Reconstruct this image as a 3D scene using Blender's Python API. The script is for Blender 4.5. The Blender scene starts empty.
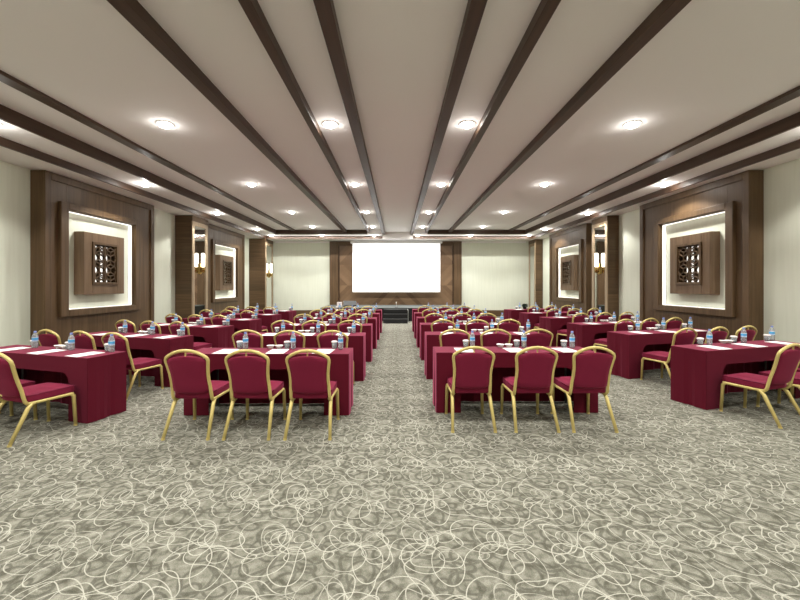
import bpy, bmesh, math, random
from mathutils import Vector, Matrix
random.seed(7)
C = bpy.context.scene.collection
SC = bpy.context.scene
PI = math.pi

# ------------------------------------------------------------------ camera, world, exposure
cam_d = bpy.data.cameras.new('camera')
cam = bpy.data.objects.new('camera', cam_d); C.objects.link(cam)
cam.location = (0, 0, 1.52); cam.rotation_euler = (PI/2, 0, 0)
cam_d.sensor_width = 36; cam_d.lens = 375/800*36
cam_d.shift_x = 3/800; cam_d.shift_y = -15/800
cam_d.clip_start = .05; cam_d.clip_end = 100
SC.camera = cam
w = bpy.data.worlds.new('world'); SC.world = w; w.use_nodes = True
w.node_tree.nodes['Background'].inputs[0].default_value = (.9, .9, .85, 1)
w.node_tree.nodes['Background'].inputs[1].default_value = .05
SC.view_settings.view_transform = 'Standard'; SC.view_settings.look = 'None'
SC.view_settings.gamma = 1; SC.view_settings.use_curve_mapping = False
SC.view_settings.exposure = 0.72
try:
    SC.cycles.max_bounces = 10; SC.cycles.diffuse_bounces = 6; SC.cycles.transparent_max_bounces = 24
    SC.cycles.caustics_reflective = False; SC.cycles.caustics_refractive = False
    SC.cycles.sample_clamp_indirect = 4
except Exception: pass
LAMP_W = 132          # each main downlight
LAMP_COL = (1.0, .985, .94)

# ------------------------------------------------------------------ room measures
XW = 6.73; YB = 18.2; YF = -3.6
ZM = 3.93; ZL = 3.755; ZW = 3.64        # main ceiling, ledge, strip beside the walls
LX2, LX3, RX2, RX3 = -5.31, -5.99, 5.62, 6.2

# ------------------------------------------------------------------ materials
def newmat(name):
    m = bpy.data.materials.new(name); m.use_nodes = True
    nt = m.node_tree; b = nt.nodes['Principled BSDF']
    return m, nt, b
def N(nt, t, **kw):
    n = nt.nodes.new(t)
    for k, v in kw.items(): setattr(n, k, v)
    return n
def plain(name, col, rough=.6, metal=0, spec=.5, emit=None, strength=0, sheen=0):
    m, nt, b = newmat(name)
    b.inputs['Base Color'].default_value = (*col, 1); b.inputs['Roughness'].default_value = rough
    b.inputs['Metallic'].default_value = metal; b.inputs['Specular IOR Level'].default_value = spec
    if emit:
        b.inputs['Emission Color'].default_value = (*emit, 1); b.inputs['Emission Strength'].default_value = strength
    if sheen: b.inputs['Sheen Weight'].default_value = sheen
    return m
def ramp(nt, stops):
    r = N(nt, 'ShaderNodeValToRGB')
    e = r.color_ramp.elements
    while len(e) < len(stops): e.new(.5)
    for i, (p, c) in enumerate(stops):
        e[i].position = p; e[i].color = (*c, 1) if len(c) == 3 else c
    return r
def wood(name, c1, c2, sc=(1, 1, 1), rough=.48, planks=None):
    """long grain: sc gives the noise scale along each object axis (small = along the grain)"""
    m, nt, b = newmat(name); L = nt.links
    tc = N(nt, 'ShaderNodeTexCoord'); mp = N(nt, 'ShaderNodeMapping'); mp.inputs['Scale'].default_value = sc
    L.new(tc.outputs['Object'], mp.inputs[0])
    n1 = N(nt, 'ShaderNodeTexNoise'); n1.inputs['Scale'].default_value = 1; n1.inputs['Detail'].default_value = 6
    n1.inputs['Distortion'].default_value = .6
    L.new(mp.outputs[0], n1.inputs['Vector'])
    r = ramp(nt, [(.3, c1), (.7, c2)]); L.new(n1.outputs['Fac'], r.inputs[0])
    out = r.outputs[0]
    if planks:
        ax, wd = planks
        sp = N(nt, 'ShaderNodeSeparateXYZ'); L.new(tc.outputs['Object'], sp.inputs[0])
        d = N(nt, 'ShaderNodeMath', operation='DIVIDE'); L.new(sp.outputs[ax], d.inputs[0]); d.inputs[1].default_value = wd
        f = N(nt, 'ShaderNodeMath', operation='FLOOR'); L.new(d.outputs[0], f.inputs[0])
        wn = N(nt, 'ShaderNodeTexWhiteNoise', noise_dimensions='1D'); L.new(f.outputs[0], wn.inputs['W'])
        mr = N(nt, 'ShaderNodeMapRange'); L.new(wn.outputs['Value'], mr.inputs[0]); mr.inputs[3].default_value = .8; mr.inputs[4].default_value = 1.15
        hs = N(nt, 'ShaderNodeHueSaturation'); L.new(out, hs.inputs['Color']); L.new(mr.outputs[0], hs.inputs['Value'])
        out = hs.outputs[0]
    L.new(out, b.inputs['Base Color']); b.inputs['Roughness'].default_value = rough; b.inputs['Specular IOR Level'].default_value = .35
    return m

W1, W2 = (.070, .039, .017), (.128, .077, .038)
M = {}
M['wood_v'] = wood('walnut_vertical', W1, W2, (14, 14, .7))
M['wood_y'] = wood('walnut_horizontal', W1, W2, (14, .7, 14))
M['wood_x'] = wood('walnut_cross', W1, W2, (.7, 14, 14))
M['wood_light'] = wood('walnut_light', (.115, .069, .036), (.175, .112, .064), (14, 14, .8))
M['wood_pier'] = wood('walnut_pier', (.074, .042, .019), (.130, .078, .038), (.9, .9, 26), planks=('Z', .31))
M['wood_dark'] = wood('dark_beam_wood', (.046, .024, .013), (.076, .042, .025), (14, .5, 14), rough=.42)
M['ceil'] = plain('ceiling_paint', (.83, .795, .775), .8)
M['white'] = plain('white_paint', (.82, .81, .77), .7)
M['lens'] = plain('lamp_lens', (1, 1, 1), .4, emit=(1, .97, .9), strength=22)
M['led'] = plain('led_strip', (1, 1, 1), .4, emit=(1, .97, .92), strength=.72)
M['tube'] = plain('sconce_glass', (1, .97, .9), .3, emit=(1, .93, .8), strength=4)
M['tan'] = wood('tan_frame_wood', (.30, .22, .14), (.38, .29, .19), (14, 14, .8))
M['ring'] = plain('lamp_ring', (.85, .85, .82), .3)
M['brass'] = plain('brass', (.55, .37, .12), .25, 1)
M['gold'] = plain('gold_tube', (.61, .485, .175), .38, .2)
M['mirror'] = plain('mirror', (.80, .80, .78), .03, 1)
M['darkglass'] = plain('smoked_mirror', (.62, .60, .57), .06, 1)
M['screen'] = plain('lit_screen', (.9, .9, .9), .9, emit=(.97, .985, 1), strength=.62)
M['screen_edge'] = plain('screen_case', (.75, .75, .74), .5)
M['stage'] = plain('stage_black', (.005, .006, .006), .6)
M['stage_top'] = plain('stage_top', (.085, .095, .09), .7)
M['alu'] = plain('aluminium', (.55, .56, .56), .3, .9)
M['paper'] = plain('paper', (.86, .84, .83), .8)
M['china'] = plain('white_china', (.85, .82, .78), .25)
M['lid'] = plain('paper_lid', (.80, .72, .70), .8)
M['cap'] = plain('blue_cap', (.24, .31, .66), .35)
M['black'] = plain('black_plastic', (.012, .013, .014), .45)
M['leaf'] = plain('dark_leaf', (.012, .035, .02), .5)
M['legs'] = plain('grey_steel', (.10, .10, .10), .4, .6)

def fabric(name, c, var=.12, bump=.15, scale=260, rough=.85, sheen=.25):
    m, nt, b = newmat(name); L = nt.links
    tc = N(nt, 'ShaderNodeTexCoord')
    n = N(nt, 'ShaderNodeTexNoise'); n.inputs['Scale'].default_value = scale; n.inputs['Detail'].default_value = 2
    L.new(tc.outputs['Object'], n.inputs['Vector'])
    r = ramp(nt, [(.3, tuple(x*(1-var) for x in c)), (.7, tuple(x*(1+var) for x in c))])
    L.new(n.outputs['Fac'], r.inputs[0]); L.new(r.outputs[0], b.inputs['Base Color'])
    b.inputs['Roughness'].default_value = rough; b.inputs['Sheen Weight'].default_value = sheen
    b.inputs['Sheen Tint'].default_value = (1, .22, .4, 1); b.inputs['Sheen Roughness'].default_value = .35; b.inputs['Specular IOR Level'].default_value = .2
    return m
M['cloth'] = fabric('burgundy_cloth', (.094, .0022, .0120), sheen=.75)
M['uphol'] = fabric('burgundy_upholstery', (.180, .0105, .036), scale=320, sheen=.2)

def bottle_plastic():
    m, nt, b = newmat('clear_plastic'); L = nt.links
    nt.nodes.remove(b); out = nt.nodes['Material Output']
    t = N(nt, 'ShaderNodeBsdfTransparent'); t.inputs[0].default_value = (.90, .94, .97, 1)
    g = N(nt, 'ShaderNodeBsdfGlossy'); g.inputs[0].default_value = (1, 1, 1, 1); g.inputs['Roughness'].default_value = .12
    d = N(nt, 'ShaderNodeBsdfDiffuse'); d.inputs[0].default_value = (.85, .88, .92, 1)
    lw = N(nt, 'ShaderNodeLayerWeight'); lw.inputs[0].default_value = .35
    m1 = N(nt, 'ShaderNodeMixShader'); L.new(lw.outputs['Fresnel'], m1.inputs[0]); L.new(t.outputs[0], m1.inputs[1]); L.new(g.outputs[0], m1.inputs[2])
    m2 = N(nt, 'ShaderNodeMixShader'); m2.inputs[0].default_value = .26; L.new(m1.outputs[0], m2.inputs[1]); L.new(d.outputs[0], m2.inputs[2])
    L.new(m2.outputs[0], out.inputs[0]); return m
M['pet'] = bottle_plastic()

def label_mat():
    m, nt, b = newmat('bottle_label'); L = nt.links
    tc = N(nt, 'ShaderNodeTexCoord'); sp = N(nt, 'ShaderNodeSeparateXYZ'); L.new(tc.outputs['Object'], sp.inputs[0])
    n = N(nt, 'ShaderNodeTexNoise'); n.inputs['Scale'].default_value = 30; L.new(tc.outputs['Object'], n.inputs['Vector'])
    mr = N(nt, 'ShaderNodeMapRange'); L.new(sp.outputs['Z'], mr.inputs[0]); mr.inputs[1].default_value = .085; mr.inputs[2].default_value = .14
    r = ramp(nt, [(0, (.62, .70, .85)), (.38, (.10, .34, .72)), (.72, (.03, .40, .75)), (.9, (.75, .8, .9))])
    L.new(mr.outputs[0], r.inputs[0]); L.new(r.outputs[0], b.inputs['Base Color']); b.inputs['Roughness'].default_value = .4
    return m
M['label'] = label_mat()

def wallpaper():
    m, nt, b = newmat('cream_wallpaper'); L = nt.links
    tc = N(nt, 'ShaderNodeTexCoord'); mp = N(nt, 'ShaderNodeMapping'); mp.inputs['Scale'].default_value = (5, 5, .3)
    L.new(tc.outputs['Object'], mp.inputs[0])
    n = N(nt, 'ShaderNodeTexNoise'); n.inputs['Scale'].default_value = 3; n.inputs['Detail'].default_value = 4; L.new(mp.outputs[0], n.inputs['Vector'])
    r = ramp(nt, [(.35, (.68, .705, .59)), (.65, (.715, .74, .625))]); L.new(n.outputs['Fac'], r.inputs[0])
    L.new(r.outputs[0], b.inputs['Base Color']); b.inputs['Roughness'].default_value = .7
    return m
M['wall'] = wallpaper()

def chevron():
    m, nt, b = newmat('chevron_veneer'); L = nt.links
    tc = N(nt, 'ShaderNodeTexCoord'); sp = N(nt, 'ShaderNodeSeparateXYZ'); L.new(tc.outputs['Object'], sp.inputs[0])
    ab = N(nt, 'ShaderNodeMath', operation='ABSOLUTE'); L.new(sp.outputs['X'], ab.inputs[0])
    z0 = N(nt, 'ShaderNodeMath', operation='SUBTRACT'); L.new(sp.outputs['Z'], z0.inputs[0]); z0.inputs[1].default_value = .5
    pp = N(nt, 'ShaderNodeMath', operation='PINGPONG'); L.new(z0.outputs[0], pp.inputs[0]); pp.inputs[1].default_value = 1
    c = N(nt, 'ShaderNodeMath', operation='ADD'); L.new(ab.outputs[0], c.inputs[0]); L.new(pp.outputs[0], c.inputs[1])
    d = N(nt, 'ShaderNodeMath', operation='DIVIDE'); L.new(c.outputs[0], d.inputs[0]); d.inputs[1].default_value = .26
    f = N(nt, 'ShaderNodeMath', operation='FLOOR'); L.new(d.outputs[0], f.inputs[0])
    zf = N(nt, 'ShaderNodeMath', operation='FLOOR'); L.new(z0.outputs[0], zf.inputs[0])
    zm = N(nt, 'ShaderNodeMath', operation='MULTIPLY_ADD'); L.new(zf.outputs[0], zm.inputs[0]); zm.inputs[1].default_value = 17.3; L.new(f.outputs[0], zm.inputs[2])
    wn = N(nt, 'ShaderNodeTexWhiteNoise', noise_dimensions='1D'); L.new(zm.outputs[0], wn.inputs['W'])
    n = N(nt, 'ShaderNodeTexNoise'); n.inputs['Scale'].default_value = 9; n.inputs['Detail'].default_value = 5; L.new(tc.outputs['Object'], n.inputs['Vector'])
    mx = N(nt, 'ShaderNodeMath', operation='MULTIPLY_ADD'); L.new(n.outputs['Fac'], mx.inputs[0]); mx.inputs[1].default_value = .4; L.new(wn.outputs['Value'], mx.inputs[2])
    r = ramp(nt, [(.2, (.120, .068, .034)), (1.2/1.3, (.205, .125, .068))]); L.new(mx.outputs[0], r.inputs[0])
    L.new(r.outputs[0], b.inputs['Base Color']); b.inputs['Roughness'].default_value = .42
    return m
M['chevron'] = chevron()

def carpet():
    m, nt, b = newmat('swirl_carpet'); L = nt.links
    tc = N(nt, 'ShaderNodeTexCoord'); P = tc.outputs['Object']
    def math_(op, a, b_=None, c=None):
        n = N(nt, 'ShaderNodeMath', operation=op)
        for k, v in enumerate((a, b_, c)):
            if v is None: continue
            if isinstance(v, (int, float)): n.inputs[k].default_value = v
            else: L.new(v, n.inputs[k])
        return n.outputs[0]
    def vec(op, a, v):
        n = N(nt, 'ShaderNodeVectorMath', operation=op); L.new(a, n.inputs[0])
        if isinstance(v, tuple): n.inputs[1].default_value = v
        else: L.new(v, n.inputs[1])
        return n
    def noise(src, scale, detail=0.0, off=(0, 0, 0), out='Fac'):
        v = vec('ADD', src, off).outputs[0]
        n = N(nt, 'ShaderNodeTexNoise'); n.inputs['Scale'].default_value = scale; n.inputs['Detail'].default_value = detail
        L.new(v, n.inputs['Vector']); return n.outputs[out]
    def line(dist, wd):
        mr = N(nt, 'ShaderNodeMapRange'); L.new(dist, mr.inputs[0]); mr.inputs[1].default_value = wd*.5; mr.inputs[2].default_value = wd*1.1
        mr.inputs[3].default_value = 1; mr.inputs[4].default_value = 0; return mr.outputs[0]
    # woven repeat: ellipses and arcs on a brick-staggered tile, bent by a slow warp
    wob = vec('SUBTRACT', noise(P, 3.2, 0, (4, 9, 0), 'Color'), (.5, .5, .5)).outputs[0]
    sc = N(nt, 'ShaderNodeVectorMath', operation='SCALE'); L.new(wob, sc.inputs[0]); sc.inputs['Scale'].default_value = .07
    Q = vec('ADD', P, sc.outputs[0]).outputs[0]
    TX, TY = .43, .48
    def ellipse(cx, cy, ra, rb, ang):
        d = vec('SUBTRACT', Q, (cx, cy, 0)).outputs[0]
        wv = N(nt, 'ShaderNodeVectorMath', operation='WRAP'); L.new(d, wv.inputs[0]); wv.inputs[1].default_value = (TX/2, TY/2, 1); wv.inputs[2].default_value = (-TX/2, -TY/2, -1)
        mp = N(nt, 'ShaderNodeMapping', vector_type='TEXTURE'); L.new(wv.outputs[0], mp.inputs[0])
        mp.inputs['Rotation'].default_value = (0, 0, ang); mp.inputs['Scale'].default_value = (ra, rb, 1e3)
        ln = N(nt, 'ShaderNodeVectorMath', operation='LENGTH'); L.new(mp.outputs[0], ln.inputs[0])
        return math_('MULTIPLY', math_('ABSOLUTE', math_('SUBTRACT', ln.outputs['Value'], 1)), (ra*rb)**.5)
    def isoline(off, scale, lev):
        e = .01
        f0 = noise(P, scale, 0, off); fx = noise(P, scale, 0, (off[0]+e, off[1], off[2])); fy = noise(P, scale, 0, (off[0], off[1]+e, off[2]))
        gx = math_('DIVIDE', math_('SUBTRACT', fx, f0), e); gy = math_('DIVIDE', math_('SUBTRACT', fy, f0), e)
        g = math_('MAXIMUM', math_('SQRT', math_('ADD', math_('MULTIPLY', gx, gx), math_('MULTIPLY', gy, gy))), .25)
        return math_('DIVIDE', math_('ABSOLUTE', math_('SUBTRACT', f0, lev)), g)
    rnd = random.Random(5)
    def group(cells, r0, r1):
        o = None
        for (i, j, n, m_) in cells:
            ra = rnd.uniform(r0, r1)
            e = ellipse(TX*(i+rnd.uniform(.2, .8))/n, TY*(j+rnd.uniform(.2, .8))/m_, ra, ra*rnd.uniform(.5, .9), rnd.uniform(0, PI))
            o = e if o is None else math_('MINIMUM', o, e)
        return o
    big = group([(i, j, 2, 2) for i in range(2) for j in range(2)]+[(0, 0, 1, 1)], .085, .155)
    small = group([(i, j, 2, 2) for i in range(2) for j in range(2)], .035, .065)
    darkd = group([(i, j, 3, 3) for i in range(3) for j in range(3)], .04, .11)
    iso = math_('MINIMUM', isoline((3.13, 7.2, .37), 3.4, .47), isoline((23.4, 1.7, 4.31), 3.9, .54))
    arcs = N(nt, 'ShaderNodeMapRange'); L.new(noise(P, 5.5, 1, (8.2, 1.4, .6)), arcs.inputs[0]); arcs.inputs[1].default_value = .34; arcs.inputs[2].default_value = .50; arcs.inputs[3].default_value = .5
    light = math_('MAXIMUM', math_('MAXIMUM', line(big, .0034), line(small, .0029)), line(iso, .0034))
    dark = math_('MAXIMUM', line(darkd, .011), line(isoline((11.3, 40.6, 2.23), 5.5, .47), .013))
    pile = noise(P, 190, 3); mott = noise(P, 19, 5, (5, 5, 5))
    base = ramp(nt, [(.32, (.105, .101, .076)), (.68, (.262, .254, .208))]); L.new(mott, base.inputs[0])
    m1 = N(nt, 'ShaderNodeMix', data_type='RGBA'); L.new(math_('MULTIPLY', dark, .62), m1.inputs[0]); L.new(base.outputs[0], m1.inputs[6]); m1.inputs[7].default_value = (.066, .064, .047, 1)
    m2 = N(nt, 'ShaderNodeMix', data_type='RGBA'); L.new(math_('MULTIPLY', math_('MULTIPLY', light, arcs.outputs[0]), .88), m2.inputs[0]); L.new(m1.outputs[2], m2.inputs[6]); m2.inputs[7].default_value = (.43, .42, .355, 1)
    hs = N(nt, 'ShaderNodeHueSaturation'); mr = N(nt, 'ShaderNodeMapRange'); L.new(pile, mr.inputs[0]); mr.inputs[1].default_value = .3; mr.inputs[2].default_value = .7; mr.inputs[3].default_value = .72; mr.inputs[4].default_value = 1.28
    L.new(mr.outputs[0], hs.inputs['Value']); L.new(m2.outputs[2], hs.inputs['Color'])
    L.new(hs.outputs[0], b.inputs['Base Color']); b.inputs['Roughness'].default_value = .95; b.inputs['Specular IOR Level'].default_value = .15
    return m
M['carpet'] = carpet()

# ------------------------------------------------------------------ mesh helpers
def BM(): return bmesh.new()
def box(bm, x0, x1, y0, y1, z0, z1, bev=0, mat=None, seg=2):
    vs = [bm.verts.new(p) for p in ((x0,y0,z0),(x1,y0,z0),(x1,y1,z0),(x0,y1,z0),(x0,y0,z1),(x1,y0,z1),(x1,y1,z1),(x0,y1,z1))]
    fs = [bm.faces.new([vs[i] for i in q]) for q in ((3,2,1,0),(4,5,6,7),(0,1,5,4),(1,2,6,5),(2,3,7,6),(3,0,4,7))]
    if bev:
        es = set(e for f in fs for e in f.edges)
        bmesh.ops.bevel(bm, geom=list(es), offset=bev, segments=seg, affect='EDGES', profile=.5)
    return bm
def sweep(bm, pts, r, n=8, closed=False, square=False):
    """tube along a polyline; r a number or a list"""
    pts = [Vector(p) for p in pts]; k = len(pts); rings = []
    up = None
    for i, p in enumerate(pts):
        a = pts[i-1] if i > 0 else (pts[-1] if closed else None)
        c = pts[i+1] if i < k-1 else (pts[0] if closed else None)
        t = Vector((0,0,0))
        if a is not None: t += (p-a).normalized()
        if c is not None: t += (c-p).normalized()
        t.normalize()
        if up is None:
            up = Vector((1,0,0)) if abs(t.x) < .8 else Vector((0,1,0))
        u = (up - t*up.dot(t)).normalized(); v = t.cross(u); up = u
        rr = r[i] if isinstance(r, (list, tuple)) else r
        rings.append([bm.verts.new(p + (u*math.cos(2*PI*j/n + PI/n) + v*math.sin(2*PI*j/n + PI/n))*rr) for j in range(n)])
    m = k if closed else k-1
    for i in range(m):
        A, B = rings[i], rings[(i+1) % k]
        for j in range(n): bm.faces.new((A[j], A[(j+1) % n], B[(j+1) % n], B[j]))
    if not closed:
        bm.faces.new(rings[0][::-1]); bm.faces.new(rings[-1])
    return bm
def lathe(bm, prof, n=16, c=(0,0,0), cap0=True, cap1=True):
    rings = []
    for r, z in prof:
        rings.append([bm.verts.new((c[0]+r*math.cos(2*PI*j/n), c[1]+r*math.sin(2*PI*j/n), c[2]+z)) for j in range(n)])
    for A, B in zip(rings, rings[1:]):
        for j in range(n): bm.faces.new((A[j], A[(j+1) % n], B[(j+1) % n], B[j]))
    if cap0: bm.faces.new(rings[0][::-1])
    if cap1: bm.faces.new(rings[-1])
    return bm
def poly_prism(bm, pts, d):
    """polygon pts (3D, planar) extruded by vector d"""
    d = Vector(d); A = [bm.verts.new(p) for p in pts]; B = [bm.verts.new(Vector(p)+d) for p in pts]
    bm.faces.new(A[::-1]); bm.faces.new(B)
    k = len(A)
    for i in range(k): bm.faces.new((A[i], A[(i+1) % k], B[(i+1) % k], B[i]))
    return bm
def obj(name, bm, mat, parent=None, loc=None, smooth=False, label=None):
    bmesh.ops.recalc_face_normals(bm, faces=bm.faces[:])
    me = bpy.data.meshes.new(name); bm.to_mesh(me); bm.free()
    if mat is not None: me.materials.append(M[mat])
    if smooth:
        for p in me.polygons: p.use_smooth = True
    o = bpy.data.objects.new(name, me); C.objects.link(o)
    if parent: o.parent = parent
    if loc: o.location = loc
    if label: o['label'] = label
    return o
def tag(o, label, cat, group=None):
    o['label'] = label; o['category'] = cat
    if group: o['group'] = group
    return o
def thing(name, label, cat, loc=(0,0,0), rz=0, group=None):
    o = bpy.data.objects.new(name, None); C.objects.link(o); o.empty_display_size = .2
    o.location = loc; o.rotation_euler = (0, 0, rz); return tag(o, label, cat, group)
def struct(name, bm, mat, **k):
    o = obj(name, bm, mat, **k); o['kind'] = 'structure'; return o
def dup(src, loc, rz, label, group=None):
    r = src.copy(); C.objects.link(r); r.location = loc; r.rotation_euler = (0, 0, rz); r['label'] = label
    if group: r['group'] = group
    for ch in list(src.children):
        c = ch.copy(); C.objects.link(c); c.parent = r
        for g in list(ch.children):
            d = g.copy(); C.objects.link(d); d.parent = c
    return r
_first = {}
def put(key, src, loc, rz, label, group):
    """the first placing moves the thing itself, later ones copy it"""
    if key not in _first:
        _first[key] = src; src.location = loc; src.rotation_euler = (0, 0, rz); src['label'] = label; src['group'] = group; return src
    return dup(src, loc, rz, label, group)

# ------------------------------------------------------------------ room shell
struct('floor', box(BM(), -XW-.2, XW+.2, YF-.2, YB+.2, -.1, 0), 'carpet')
struct('wall_left', box(BM(), -XW-.2, -XW, YF-.2, YB+.2, 0, 4.3), 'wall')
struct('wall_right', box(BM(), XW, XW+.2, YF-.2, YB+.2, 0, 4.3), 'wall')
struct('wall_back', box(BM(), -XW, XW, YB, YB+.2, 0, 4.3), 'wall')
struct('wall_front', box(BM(), -XW, XW, YF-.2, YF, 0, 4.3), 'wall')
YC2, YC3 = 16.4, 17.1
B3L, B4R = -.68, .734
bm = BM()
box(bm, LX2, RX2, YF, YC2, ZM, 4.25)                     # main field
box(bm, B3L+.02, B4R-.02, YC2, YC3, ZM, 4.25)             # centre slot running to the end wall
for x0, x1 in ((LX3, B3L+.02), (B4R-.02, RX3)): box(bm, x0, x1, YC2, YC3, ZL, 4.25)
box(bm, -XW, XW, YC3, YB, ZW, 4.25)
box(bm, LX3, LX2, YF, YC2, ZL, 4.25); box(bm, RX2, RX3, YF, YC2, ZL, 4.25)
box(bm, -XW, LX3, YF, YC3, ZW, 4.25); box(bm, RX3, XW, YF, YC3, ZW, 4.25)
struct('ceiling', bm, 'ceil')

tn = [0]
def trim(bm, mat='wood_dark'):
    tn[0] += 1; return struct('trim_%d' % tn[0], bm, mat)
ZB = ZM-.11
for x0, x1 in ((-2.35,-2.2), (-1.288,-1.183), (1.222,1.33), (2.25,2.385)): trim(box(BM(), x0, x1, YF, YC2, ZB, ZM+.01, .006))
for x0, x1 in ((-.68,-.542), (.602,.734)): trim(box(BM(), x0, x1, YF, YC3, ZB, ZM+.01, .006))
trim(box(BM(), -4.61, -4.44, YF, YC2, ZM-.045, ZM+.01, .005)); trim(box(BM(), 4.86, 5.05, YF, YC2, ZM-.045, ZM+.01, .005))
# wooden fascias of the stepped border
trim(box(BM(), LX2-.02, LX2+.025, YF, YC2, ZL-.012, ZM)); trim(box(BM(), RX2-.025, RX2+.02, YF, YC2, ZL-.012, ZM))
trim(box(BM(), LX3-.02, LX3+.025, YF, YC3, ZW-.012, ZL)); trim(box(BM(), RX3-.025, RX3+.02, YF, YC3, ZW-.012, ZL))
trim(box(BM(), LX2-.02, -1.30, YC2-.025, YC2+.02, ZL-.012, ZM)); trim(box(BM(), 1.33, RX2+.02, YC2-.025, YC2+.02, ZL-.012, ZM))
trim(box(BM(), LX3-.02, B3L, YC3-.025, YC3+.02, ZW-.012, ZL)); trim(box(BM(), B4R, RX3+.02, YC3-.025, YC3+.02, ZW-.012, ZL))
# white cornice along the end wall, cream moulding along the side walls
trim(box(BM(), -5.9, 6.25, YB-.05, YB, ZW-.09, ZW-.005, .01), 'white')
# baseboards
bb = BM()
box(bb, -5.88, -3.25, YB-.03, YB, 0, .30, .006); box(bb, 3.12, 6.3, YB-.03, YB, 0, .30, .006)
struct('baseboard_back', bb, 'wood_x')
for s, nm in ((-1, 'left'), (1, 'right')):
    bb = BM(); x0, x1 = sorted((s*XW, s*(XW-.025)))
    for a, b_ in ((YF, 6.85), (10.15, 11.35), (12.3, 12.75), (15.95, 17.0)): box(bb, x0, x1, a, b_, 0, .30, .006)
    struct('baseboard_'+nm, bb, 'wood_y')

# ------------------------------------------------------------------ ceiling lights
def make_light():
    t = thing('ceiling_light', '', 'ceiling light')
    r = BM(); lathe(r, [(.098, -.008), (.122, -.012), (.126, -.004), (.126, 0), (.098, 0)], 24, cap0=False, cap1=False); obj('trim_ring', r, 'ring', t, smooth=True)
    l = BM(); lathe(l, [(.001, -.058), (.04, -.054), (.075, -.038), (.094, -.014), (.096, 0)], 24); obj('lens', l, 'lens', t, smooth=True)
    return t
light0 = make_light()
def lamp(t, x, y, z, watts, spread=128):
    d = bpy.data.lights.new('lamp', 'SPOT'); d.energy = watts; d.color = LAMP_COL; d.spot_size = math.radians(spread); d.spot_blend = .3; d.shadow_soft_size = .07
    o = bpy.data.objects.new('lamp', d); C.objects.link(o); o.location = (0, 0, -.08); o.parent = t
    d = bpy.data.lights.new('added_glow', 'POINT'); d.energy = watts*(.012 if z > 3.9 else .035); d.color = LAMP_COL; d.shadow_soft_size = .04      # extra weak lamp, added to imitate the glare halo round the lens
    o = bpy.data.objects.new('added_glow', d); C.objects.link(o); o.location = (0, 0, -.13); o.parent = t
ROWS = [('second', 5.61), ('third', 8.95), ('fourth', 12.35), ('fifth', 15.4)]
COLS = [(-3.47, 'far left field'), (-1.0, 'left centre channel'), (1.05, 'right centre channel'), (3.52, 'far right field')]
NEARFAR = ['nearest the viewer', 'second from the viewer', 'third from the viewer', 'next to the end wall']
for i, (rn, y) in enumerate(ROWS):
    for x, cn in COLS:
        t = put('light', light0, (x, y, ZM), 0, 'round ceiling downlight in the %s, %s' % (cn, NEARFAR[i]), 'downlights in the main ceiling')
for x in (-3.47, -1.0, 1.05, 3.52):
    for y, dn in ((2.25, 'just above the viewer'), (-1.1, 'behind the viewer')):
        dup(light0, (x, y, ZM), 0, 'round ceiling downlight in the %s, %s' % (dict((a, b) for a, b in COLS)[x], dn), 'downlights in the main ceiling')
for i, y in enumerate((5.14, 8.3, 11.64, 14.95)):
    for x, cn in ((-5.58, 'left'), (5.92, 'right')):
        dup(light0, (x, y, ZL), 0, 'small downlight in the lower %s ceiling border, %s' % (cn, NEARFAR[i] if i < 3 else 'fourth from the viewer'), 'downlights in the stepped border')
for y, dn in ((1.8, 'beside the viewer'), (-1.5, 'behind the viewer')):
    for x, cn in ((-5.58, 'left'), (5.92, 'right')):
        dup(light0, (x, y, ZL), 0, 'small downlight in the lower %s ceiling border, %s' % (cn, dn), 'downlights in the stepped border')
for x, cn in ((-5.62, 'in the left corner'), (-3.35, 'left of the wooden panel'), (-1.03, 'above the left part of the screen'), (.92, 'above the right part of the screen'), (3.28, 'right of the wooden panel'), (5.9, 'in the right corner')):
    dup(light0, (x, 16.75, ZL), 0, 'small downlight in the border along the end wall, %s' % cn, 'downlights in the border along the end wall')
for o in [o for o in C.objects if o.name.split('.')[0] == 'ceiling_light']:
    back = o.location.y > 16.5
    lamp(o, *o.location, LAMP_W*(1 if o.location.z > 3.9 else .4 if back else .75), 92 if back else 128)

# concealed light line in the border along the end wall: the fascia cuts its light off high on the wall
for x0, x1, wh in ((LX3+.15, B3L-.1, 'left of the middle'), (B4R+.1, RX3-.15, 'right of the middle')):
    bm = BM(); box(bm, x0, x1, 16.892, 16.908, ZL-.012, ZL-.001)
    o = obj('light_strip', bm, 'led'); tag(o, 'long light strip in the ceiling border along the end wall, %s' % wh, 'light strip', 'light strips along the end wall')
    d = bpy.data.lights.new('strip_light', 'AREA'); d.shape = 'RECTANGLE'; d.size = x1-x0; d.size_y = .03; d.energy = 56; d.color = LAMP_COL
    lo = bpy.data.objects.new('strip_light', d); C.objects.link(lo); lo.location = ((x0+x1)/2, 16.9, ZL-.016); lo.parent = o

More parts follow.
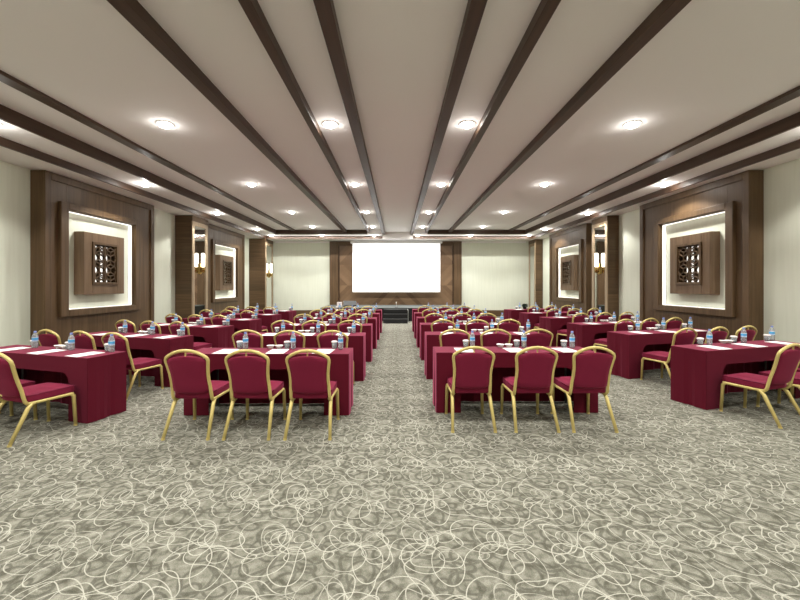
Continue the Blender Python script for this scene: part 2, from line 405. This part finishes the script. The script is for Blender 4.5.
# ------------------------------------------------------------------ wall panels with lit recess and carved box
def frame_ring(bm, x0, x1, y0, y1, z0, z1, wy, wz, bev=.008):
    """rectangular ring in the yz plane"""
    box(bm, x0, x1, y0, y0+wy, z0, z1, bev); box(bm, x0, x1, y1-wy, y1, z0, z1, bev)
    box(bm, x0, x1, y0+wy, y1-wy, z1-wz, z1, bev); box(bm, x0, x1, y0+wy, y1-wy, z0, z0+wz, bev)
    return bm
def wall_panel(s, y0, where):
    """local frame: x away from the wall, y along the room, z up; mirrored for the right wall"""
    def X(a, b): return sorted((s*a, s*b))
    t = thing('wall_panel', 'tall walnut wall panel with a lit square recess, %s' % where, 'wall panel', (-s*XW, y0, 0), 0, 'walnut panels on the side walls')
    P, PF = .24, .31
    yo0, yo1, zo0, zo1 = .30, 2.52, .90, 3.13               # outer square frame
    yi0, yi1, zi0, zi1 = yo0+.18, yo1-.18, zo0+.13, zo1-.14
    bm = BM(); a, b = X(0, P)
    box(bm, a, b, 0, yi0, 0, ZW-.01, .004); box(bm, a, b, yi1, 3.1, 0, ZW-.01, .004)
    box(bm, a, b, yi0, yi1, zi1, ZW-.01, .004); box(bm, a, b, yi0, yi1, 0, zi0, .004)
    obj('panel_board', bm, 'wood_v', t)
    bm = BM(); a, b = X(P, P+.035)
    box(bm, a, b, 0, .13, 0, ZW-.01, .008); box(bm, a, b, 2.97, 3.1, 0, ZW-.01, .008); box(bm, a, b, .13, 2.97, ZW-.15, ZW-.01, .008)
    obj('edge_moulding', bm, 'wood_v', t)
    bm = BM(); a, b = X(P, P+.065); frame_ring(bm, a, b, yo0, yo1, zo0, zo1, .17, .13)
    obj('recess_frame', bm, 'wood_v', t)
    bm = BM(); a, b = X(.09, .11); box(bm, a, b, yi0, yi1, zi0, zi1); obj('recess_back', bm, 'wall', t)
    a, b = X(.125, .205)
    e = .012
    for args in ((yi0+.004, yi0+e, zi0+e, zi1-e), (yi1-e, yi1-.004, zi0+e, zi1-e), (yi0+e, yi1-e, zi1-e, zi1-.004), (yi0+e, yi1-e, zi0+.004, zi0+e)):
        bm = BM(); box(bm, a, b, *args); obj('light_strip', bm, 'led', t, label='glowing white light strip')
    # carved box
    k = thing('carved_box', 'walnut box with pierced star lattice, %s' % where, 'wall ornament', (-s*XW, y0, 0), 0, 'carved boxes in the lit recesses')
    by0, by1, bz0, bz1 = .80, 1.93, 1.32, 2.62
    ly0, ly1, lz0, lz1 = 1.01, 1.72, 1.53, 2.43
    bm = BM(); a, b = X(.11, .32); frame_ring(bm, a, b, by0, by1, bz0, bz1, ly0-by0, lz0-bz0, .006); obj('box_frame', bm, 'wood_light', k)
    bm = BM(); a, b = X(.31, .345); frame_ring(bm, a, b, ly0-.005, ly1+.005, lz0-.005, lz1+.005, .05, .05, .004); obj('inner_moulding', bm, 'wood_v', k)
    bm = BM(); a, b = X(.22, .23); box(bm, a, b, ly0, ly1, lz0, lz1); obj('backing_mirror', bm, 'darkglass', k)
    # lattice: 2 x 3 cells, each a six-armed star in a rhombus mesh
    bm = BM(); a, b = X(.295, .32)
    gy0, gy1, gz0, gz1 = ly0+.045, ly1-.045, lz0+.045, lz1-.045
    cy, cz = (gy1-gy0)/2, (gz1-gz0)/3
    def bar(p, q, wd=.018):
        p, q = Vector((0, *p)), Vector((0, *q)); d = (q-p).normalized(); n_ = Vector((0, -d.z, d.y))*wd/2
        poly_prism(bm, [(a, *(v.yz)) for v in (p-n_, q-n_, q+n_, p+n_)], (b-a, 0, 0))
    for i in range(2):
        for j in range(3):
            c0, c1 = gy0+i*cy, gz0+j*cz; my, mz = c0+cy/2, c1+cz/2
            H = [(c0+cy*u, c1+cz*v) for u, v in ((.5, .86), (.86, .66), (.86, .34), (.5, .14), (.14, .34), (.14, .66))]
            for q in range(6):
                bar(H[q], H[(q+1) % 6]); 
                if q % 2 == (i+j) % 2: bar((my, mz), H[q])
            bar(H[0], (my, c1+cz)); bar(H[3], (my, c1))
            for q, cn in ((1, (c0+cy, c1+cz)), (2, (c0+cy, c1)), (4, (c0, c1)), (5, (c0, c1+cz))): bar(H[q], cn)
    bar((gy0, gz0), (gy0, gz1)); bar((gy1, gz0), (gy1, gz1)); bar((gy0+cy, gz0), (gy0+cy, gz1), .014); bar((gy0, gz0), (gy1, gz0)); bar((gy0, gz1), (gy1, gz1))
    obj('lattice', bm, 'wood_v', k, label='pierced wooden star lattice')
for s, sd in ((1, 'left'), (-1, 'right')):
    wall_panel(s, 6.88, 'near end of %s wall' % sd)
    wall_panel(s, 12.8, 'far end of %s wall past the pier' % sd)

# ------------------------------------------------------------------ mirrored piers with sconces
def pier(s, y0, y1, P, where, lamp_on=True):
    def X(a, b): return sorted((s*a, s*b))
    t = thing('wall_pier', 'walnut wall pier with a tall framed mirror, %s' % where, 'wall pier', (-s*XW, y0, 0), 0, 'mirrored walnut piers')
    W = y1-y0
    bm = BM(); a, b = X(0, P-.03); box(bm, a, b, 0, W, 0, ZW-.01, .004); obj('pier_body', bm, 'wood_pier', t)
    bm = BM(); a, b = X(P-.03, P); zt = ZW-.17
    frame_ring(bm, a, b, 0, W, .12, zt, .13, .13, .006); obj('mirror_frame', bm, 'tan', t)
    bm = BM(); a, b = X(P-.03, P); box(bm, a, b, 0, W, zt, ZW-.01); obj('pier_head', bm, 'wood_pier', t)
    bm = BM(); box(bm, a, b, 0, W, 0, .12); obj('pier_foot', bm, 'wood_pier', t)
    bm = BM(); a, b = X(P-.03, P-.022); box(bm, a, b, .13, W-.13, .25, zt-.13); obj('mirror_panel', bm, 'mirror', t)
    if not lamp_on: return
    k = thing('wall_sconce', 'brass wall sconce with a glowing glass tube on the pier, %s' % where, 'wall lamp', (-s*(XW-P), y0+W/2, 1.86), 0, 'wall sconces on the piers')
    bm = BM(); a, b = X(-.02, .02); box(bm, a, b, -.05, .05, 0, .34, .008); obj('sconce_plate', bm, 'brass', k)
    bm = BM(); lathe(bm, [(.03, 0), (.06, .03), (.06, .17), (.05, .19)], 14, c=(s*.08, 0, .04)); obj('sconce_cup', bm, 'brass', k, smooth=True)
    bm = BM(); lathe(bm, [(.03, 0), (.05, .02), (.05, .42), (.03, .44)], 14, c=(s*.08, 0, .22)); obj('glass_tube', bm, 'tube', k, smooth=True, label='glowing frosted glass tube')
pier(1, 11.37, 12.3, .53, 'middle of the left wall')
pier(-1, 11.37, 12.27, .36, 'middle of the right wall')
pier(1, 17.05, YB-.12, .76, 'far left corner')
pier(-1, 17.3, YB-.05, .36, 'far right corner', False)

# ------------------------------------------------------------------ end wall: wooden panel, screen, stage
t = thing('chevron_wall_panel', 'walnut chevron panel behind the white projection screen', 'wall panel', (0, YB, 0))
bm = BM(); box(bm, -2.78, 2.68, -.05, -.002, .3, ZW-.02); obj('chevron_veneer', bm, 'chevron', t)
for x0, x1 in ((-3.25, -2.83), (2.73, 3.12)):
    bm = BM(); box(bm, x0, x1, -.13, -.002, 0, ZW-.01, .01); obj('side_post', bm, 'wood_v', t)
bm = BM(); box(bm, -2.83, 2.73, -.10, -.002, ZW-.22, ZW-.01, .006); obj('head_board', bm, 'wood_x', t)
for x in (-2.805, 2.705):
    bm = BM(); box(bm, x-.025, x+.025, -.06, -.002, .3, ZW-.22); obj('dark_strip', bm, 'wood_dark', t)  # dark wood strips between the veneer and the side posts
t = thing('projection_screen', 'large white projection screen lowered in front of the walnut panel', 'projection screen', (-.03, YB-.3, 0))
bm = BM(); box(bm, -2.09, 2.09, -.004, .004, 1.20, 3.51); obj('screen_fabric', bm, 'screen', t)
bm = BM(); box(bm, -2.19, 2.19, -.07, .07, 3.50, 3.63, .015); obj('screen_case', bm, 'screen_edge', t)
bm = BM(); box(bm, -2.10, 2.10, -.014, .014, 1.17, 1.203, .005); obj('bottom_bar', bm, 'screen_edge', t)

t = thing('stage', 'low black stage platform with grey top below the screen', 'stage', (0, 15.75, 0))
bm = BM(); box(bm, -3.2, 3.1, 0, YB-.15-15.75, 0, .53, .005); obj('stage_body', bm, 'stage', t)
bm = BM(); box(bm, -3.22, 3.12, -.02, YB-.15-15.75, .53, .565, .004); obj('stage_deck', bm, 'stage_top', t)
t = thing('stage_steps', 'black stage steps with metal edges at the end of the aisle', 'steps', (0, 14.8, 0))
for k in range(3):
    bm = BM(); box(bm, -.55, .42, .28*k, .28*k+.30, .19*k-.02 if k else 0, .175*(k+1), .004); st = obj('step', bm, 'stage', t)
    bm = BM(); box(bm, -.55, .42, .28*k-.006, .28*k+.014, .175*(k+1)-.018, .175*(k+1)+.003); obj('nosing', bm, 'legs', st)
for x in (.44,):
    bm = BM(); sweep(bm, [(x, .02, 0), (x, .02, .50), (x, .78, .52)], .012, 8); obj('side_rail', bm, 'alu', t)
# things on the stage
t = thing('microphone_stand', 'short desk microphone on the stage edge below the screen', 'microphone', (-.03, 15.95, .565))
bm = BM(); lathe(bm, [(.07, 0), (.07, .015), (.02, .03)], 16); obj('base', bm, 'legs', t)
bm = BM(); sweep(bm, [(0, 0, .02), (0, 0, .14), (0, -.02, .18)], .012, 8); obj('stem', bm, 'alu', t)
bm = BM(); lathe(bm, [(.008, .16), (.02, .18), (.022, .22), (.012, .245)], 12, c=(0, -.02, 0)); obj('microphone_head', bm, 'ring', t)
t = thing('stage_monitor', 'black wedge loudspeaker lying on the left of the stage', 'loudspeaker', (-2.05, 16.3, .565), .12)
bm = BM(); poly_prism(bm, [(-.28, -.18, 0), (-.28, .2, 0), (-.28, .2, .20), (-.28, .06, .26), (-.28, -.18, .06)], (.56, 0, 0)); obj('cabinet', bm, 'black', t)
bm = BM(); poly_prism(bm, [(-.25, -.175, .075), (-.25, .05, .265), (-.25, .045, .27), (-.25, -.18, .08)], (.5, 0, 0)); obj('grille', bm, 'black', t)
bm = BM(); box(bm, -.10, .10, -.08, .08, 0, .20, .01); o = obj('cardboard_box', bm, 'lid', loc=(-2.55, 16.6, .565)); tag(o, 'pale box standing at the left end of the stage', 'box')

# ------------------------------------------------------------------ banquet chair
def make_chair():
    t = thing('banquet_chair', '', 'chair')
    def by(z): return -.215 - (z-.42)*.29                      # lean of the back
    # back frame: one bent tube, arch shaped at the top
    half = [(.180, -.15, .352), (.192, -.19, .354), (.197, -.212, .378), (.195, -.222, .42), (.192, by(.50), .50), (.188, by(.57), .57), (.190, by(.64), .64), (.199, by(.71), .71), (.207, by(.76), .76),
            (.207, by(.782), .782), (.199, by(.803), .803), (.165, by(.829), .829), (.112, by(.855), .855), (.055, by(.872), .872)]
    pts = half + [(0, by(.877), .877)] + [(-x, y, z) for x, y, z in half[::-1]]
    bm = BM(); sweep(bm, pts, .0165, 8); obj('back_frame', bm, 'gold', t, smooth=True)
    # back cushion
    bm = BM(); rows = []
    zs = [.435, .447, .50, .57, .64, .71, .76, .785, .800]
    ws = [.152, .178, .180, .177, .179, .187, .194, .187, .150]
    nx = 9
    for side in (0, 1):
        g = []
        for z, hw in zip(zs, ws):
            r = []
            for i in range(nx):
                u = -1+2*i/(nx-1)
                zz = z + (.022*(1-u*u) if z > .775 else (-.012*(1-u*u) if z < .44 else 0))
                edge = (1-abs(u)**4)*min(1, (z-.42)/.03)*min(1, (.825-z)/.05)
                d = .011 + (.026 if side else .010)*max(edge, 0)
                cv = -.012*(1-u*u)
                r.append(bm.verts.new((hw*u, by(zz)+cv+(d if side else -d), zz)))
            g.append(r)
        rows.append(g)
    A, B = rows
    for g in rows:
        for r0, r1 in zip(g, g[1:]):
            for i in range(nx-1): bm.faces.new((r0[i], r0[i+1], r1[i+1], r1[i]))
    for k in range(len(zs)-1):
        for i in (0, nx-1): bm.faces.new((A[k][i], A[k+1][i], B[k+1][i], B[k][i]))
    for k in (0, len(zs)-1):
        for i in range(nx-1): bm.faces.new((A[k][i], A[k][i+1], B[k][i+1], B[k][i]))
    obj('back_cushion', bm, 'uphol', t, smooth=True)
    bm = BM(); box(bm, -.006, .006, by(.85)-.006, by(.85)+.006, .815, .868); obj('handle_tab', bm, 'gold', t)
    # seat cushion: rounded, front edge a little fuller
    bm = BM(); box(bm, -.205, .205, -.20, .235, .362, .448)
    bmesh.ops.subdivide_edges(bm, edges=bm.edges[:], cuts=5, use_grid_fill=True)
    for v in bm.verts:
        u = v.co.x/.205; q = (v.co.y-.0175)/.2175
        if v.co.z > .44: v.co.z += .018*(1-u*u)*(1-q*q) - .022*max(abs(u), abs(q))**8
        v.co.x *= .95+.05*(1 if q > 0 else 1-.6*q*q) - (.035 if (abs(q) > .98) else 0)
        if abs(u) > .98 and abs(q) > .98: v.co.y *= .95
        if v.co.z < .37: v.co.x *= .975; v.co.y *= .98
    obj('seat', bm, 'uphol', t, smooth=True)
    # seat rail: U of tube under the cushion
    bm = BM(); zr = .350
    sweep(bm, [(-.195, -.19, zr+.002), (-.200, .16, zr), (-.190, .205, zr), (-.16, .222, zr), (.16, .222, zr), (.190, .205, zr), (.200, .16, zr), (.195, -.19, zr+.002)], .016, 8); obj('seat_rail', bm, 'gold', t, smooth=True)
    for s in (-1, 1):
        bm = BM(); sweep(bm, [(s*.197, .14, .352), (s*.203, .185, .350), (s*.206, .207, .325), (s*.212, .222, .012)], [.016, .019, .0185, .016], 8)
        l = obj('leg', bm, 'gold', t, smooth=True)
        bm = BM(); lathe(bm, [(.0175, 0), (.0175, .016)], 10, c=(s*.213, .222, 0)); obj('foot_cap', bm, 'gold', l)
        bm = BM(); sweep(bm, [(s*.194, -.12, .352), (s*.198, -.16, .345), (s*.201, -.19, .31), (s*.220, -.34, .012)], [.016, .019, .019, .016], 8)
        l = obj('leg', bm, 'gold', t, smooth=True)
        bm = BM(); lathe(bm, [(.0175, 0), (.0175, .016)], 10, c=(s*.220, -.341, 0)); obj('foot_cap', bm, 'gold', l)
    return t
chair0 = make_chair()

# ------------------------------------------------------------------ covered table, origin at the middle of its front (chair side) edge
TL, TD, TZ = 1.92, .44, .718
def make_table():
    t = thing('covered_table', '', 'table')
    h = TL/2; bm = BM()
    wp, za, rr = .29, .54, .10                                 # corner flaps, height of the cut-out, corner radius
    th = .006
    def fl(z): return .012*(1-z/TZ)                            # slight flare towards the hem
    # top
    box(bm, -h, h, 0, TD, TZ-.012, TZ, .006)
    # chair-side flap with arched leg opening
    arc = [(-h+wp+rr-rr*math.cos(a), za-rr+rr*math.sin(a)) for a in [i*PI/2/6 for i in range(7)]]
    pl = [(-h, .004), (-h, TZ-.004), (h, TZ-.004), (h, .004), (h-wp, .004)] + [(-x, z) for x, z in arc] + arc[::-1] + [(-h+wp, .004)]
    poly_prism(bm, [(x, 0, z) for x, z in pl], (0, th, 0))
    # the three full-length sides with soft folds
    def side(p, q, nrm, n, seedv):
        p, q, nrm = Vector(p), Vector(q), Vector(nrm); rnd = random.Random(seedv); ph = rnd.random()*6
        nz = 8; g = []
        for off in (0, -th):
            gg = []
            for k in range(nz+1):
                z = .004+(TZ-.010)*k/nz; row = []
                for i in range(n+1):
                    u = i/n; e = math.sin(PI*u)**.5
                    wv = (1-z/TZ)**.7*e*(.016*math.sin(u*n*.9+ph)+.008*math.sin(u*n*2.1+ph*2))
                    v = p+(q-p)*u+nrm*(wv*.8+off); row.append(bm.verts.new((v.x, v.y, z)))
                gg.append(row)
            g.append(gg)
        for gg in g:
            for r0, r1 in zip(gg, gg[1:]):
                for i in range(n): bm.faces.new((r0[i], r0[i+1], r1[i+1], r1[i]))
        A, B = g
        for i in range(n): bm.faces.new((A[0][i], A[0][i+1], B[0][i+1], B[0][i]))
        for k in range(nz):
            bm.faces.new((A[k][0], A[k+1][0], B[k+1][0], B[k][0])); bm.faces.new((A[k][n], A[k+1][n], B[k+1][n], B[k][n]))
    side((-h, 0, 0), (-h, TD, 0), (-1, 0, 0), 10, 1); side((h, 0, 0), (h, TD, 0), (1, 0, 0), 10, 2); side((-h, TD, 0), (h, TD, 0), (0, 1, 0), 36, 3)
    obj('table_cover', bm, 'cloth', t)
    bm = BM(); box(bm, -h+.015, h-.015, .012, TD-.015, TZ-.04, TZ-.014); obj('tabletop', bm, 'legs', t)
    for s in (-1, 1):
        bm = BM(); x = s*(h-.22)
        sweep(bm, [(x, .07, .01), (x, .07, TZ-.05), (x, TD-.07, TZ-.05), (x, TD-.07, .01)], .014, 8); sweep(bm, [(x, .07, .2), (x, TD-.07, .2)], .011, 8)
        obj('leg_frame', bm, 'legs', t)
    return t
table0 = make_table()

# ------------------------------------------------------------------ table setting
def make_bottle():
    t = thing('water_bottle', '', 'bottle')
    bm = BM(); lathe(bm, [(.026, 0), (.031, .006), (.031, .05), (.029, .056), (.031, .062), (.031, .142), (.028, .158), (.018, .18), (.0125, .19), (.0125, .198)], 14); obj('bottle_body', bm, 'pet', t, smooth=True)
    bm = BM(); lathe(bm, [(.0318, .084), (.0318, .138)], 14, cap0=False, cap1=False); obj('bottle_label', bm, 'label', t, smooth=True, label='blue and white paper label')
    bm = BM(); lathe(bm, [(.0150, .192), (.0155, .196), (.0155, .210), (.013, .214)], 14); obj('cap', bm, 'cap', t, label='blue screw cap')
    return t
def make_glass():
    t = thing('drinking_glass', '', 'glass')
    bm = BM(); lathe(bm, [(.026, 0), (.030, .004), (.036, .086), (.034, .086), (.028, .008), (.001, .008)], 14, cap1=False); obj('glass_body', bm, 'pet', t, smooth=True)
    bm = BM(); lathe(bm, [(.042, .079), (.041, .086), (.032, .094), (.001, .098)], 14); obj('paper_lid', bm, 'lid', t, label='pale paper lid')
    return t
def make_paper():
    bm = BM(); box(bm, -.105, .105, -.148, .148, 0, .004)
    o = obj('notepad', bm, 'paper'); return tag(o, '', 'notepad')
def make_bowl():
    bm = BM(); lathe(bm, [(.026, 0), (.028, .006), (.048, .034), (.052, .040), (.048, .040), (.026, .012), (.001, .010)], 16, cap1=False)
    o = obj('sweets_bowl', bm, 'china', smooth=True); return tag(o, '', 'bowl')
bottle0, glass0, paper0, bowl0 = make_bottle(), make_glass(), make_paper(), make_bowl()

ORD = ['nearest', 'second', 'third', 'fourth', 'fifth', 'farthest']
BLOCK = {'CL': 'left centre row', 'CR': 'right centre row', 'SL': 'left wall row', 'SR': 'right wall row'}
SEAT = {'CL': ['outer', 'middle', 'aisle-side'], 'CR': ['aisle-side', 'middle', 'outer'], 'SL': ['wall-side', 'middle', 'inner'], 'SR': ['inner', 'middle', 'wall-side']}
SETTING = []
def place_table(blk, k, x, y, rz, seats, cy, rnd):
    """x, y: middle of the chair-side edge"""
    R = Matrix.Rotation(rz, 3, 'Z'); o = Vector((x, y, 0))
    def W(lx, ly, z=0): return o + R @ Vector((lx, ly, 0)) + Vector((0, 0, z))
    tb = '%s table of the %s' % (ORD[k], BLOCK[blk])
    put('table', table0, W(0, 0), rz, 'narrow table under a burgundy cloth, %s' % tb.replace(' table', ''), 'burgundy covered tables')
    zt = TZ+.001
    for i, sx in enumerate(seats):
        sn = SEAT[blk][i]
        j = .025 if k else .006
        put('chair', chair0, W(sx+rnd.uniform(-j, j), cy+rnd.uniform(-.04, .03)*(k > 0)), rz+rnd.uniform(-.05, .05)*(k > 0 or blk[0] == 'S'), 'gold-framed burgundy chair, %s seat at the %s' % (sn, tb), 'burgundy chairs at the tables')
        put('paper', paper0, W(sx+.02+rnd.uniform(-.03, .03), .158, zt), rz+rnd.uniform(-.10, .10), 'white notepad before the %s seat, %s' % (sn, tb), 'notepads on the tables')
        put('bottle', bottle0, W(sx+.18+rnd.uniform(-.015, .015), .325+rnd.uniform(-.01, .04), zt), rnd.uniform(0, 6), 'blue-capped water bottle for the %s seat, %s' % (sn, tb), 'water bottles on the tables')
        put('glass', glass0, W(sx+.085+rnd.uniform(-.01, .01), .36+rnd.uniform(-.01, .03), zt), 0, 'lidded glass beside the bottle, %s seat, %s' % (sn, tb), 'lidded glasses on the tables')
    m = seats[1]
    for q in range(2):
        put('bowl', bowl0, W(m-.12+.108*q+.0, .375, zt), 0, '%s small white bowl of the pair, %s' % (('left-hand', 'right-hand')[q], tb), 'small white bowls on the tables')
rnd = random.Random(11)
for k in range(6):
    cx = (-.56, -.53, -.51, -.50, -.495, -.49)[k]-TL/2
    place_table('CL', k, cx, 4.36 if k == 0 else 4.42+1.49*k, 0, [-2.075-cx, -1.475-cx, -.875-cx] if k == 0 else [-.60, 0, .60], -.34 if k == 0 else -.30, rnd)
    cx = .468+.009*k+TL/2
    place_table('CR', k, cx, 4.45 if k == 0 else 4.50+1.53*k, 0, [.794-cx, 1.45-cx, 2.05-cx] if k == 0 else [-.60, 0, .60], -.243 if k == 0 else -.29, rnd)
    a = math.radians(16); ca, sa = math.cos(a), math.sin(a)
    # wall tables: from the near inner corner to the middle of the chair-side edge
    nx_, ny_ = -3.385+.02*k, 4.10+1.455*k
    place_table('SL', k, nx_-ca*TL/2, ny_+sa*TL/2, -a, [TL/2-1.55, TL/2-.92, TL/2-.305] if k == 0 else [TL/2-1.52, TL/2-.88, TL/2-.27], -.28 if k == 0 else -.30, rnd)
    nx_, ny_ = (3.75 if k == 0 else 3.76-.02*k), 4.55+1.49*k
    place_table('SR', k, nx_+ca*TL/2, ny_+sa*TL/2, a, [-TL/2+.36, -TL/2+.99, -TL/2+1.62], -.29 if k == 0 else -.30, rnd)

# dark plant on the farthest right wall table
p = Vector((nx_, ny_, 0)) + Matrix.Rotation(a, 3, 'Z') @ Vector((.72, .33, TZ+.001))
t = thing('table_plant', 'low dark leafy plant beside bottles on the farthest right wall table', 'plant', p)
bm = BM(); lathe(bm, [(.05, 0), (.07, .09), (.066, .09), (.001, .08)], 14, cap1=False); obj('pot', bm, 'black', t, smooth=True)
bm = BM(); rp = random.Random(3)
for i in range(70):
    a = rp.uniform(0, 2*PI); e = rp.uniform(.1, 1.3); L_ = rp.uniform(.07, .13)
    d = Vector((math.cos(a)*math.cos(e), math.sin(a)*math.cos(e), math.sin(e)))
    sd = Vector((-math.sin(a), math.cos(a), 0))*.022; b0 = Vector((0, 0, .08))+d*.03
    mid = b0+d*L_*.55; tip = b0+d*L_+Vector((0, 0, -.03))
    v = [bm.verts.new(p) for p in (b0, mid+sd, tip, mid-sd)]; bm.faces.new(v)
    u = [bm.verts.new(p+Vector((0, 0, -.003))) for p in (b0, mid+sd, tip, mid-sd)]; bm.faces.new(u[::-1])
    for q in range(4): bm.faces.new((v[q], v[(q+1) % 4], u[(q+1) % 4], u[q]))
obj('foliage', bm, 'leaf', t)
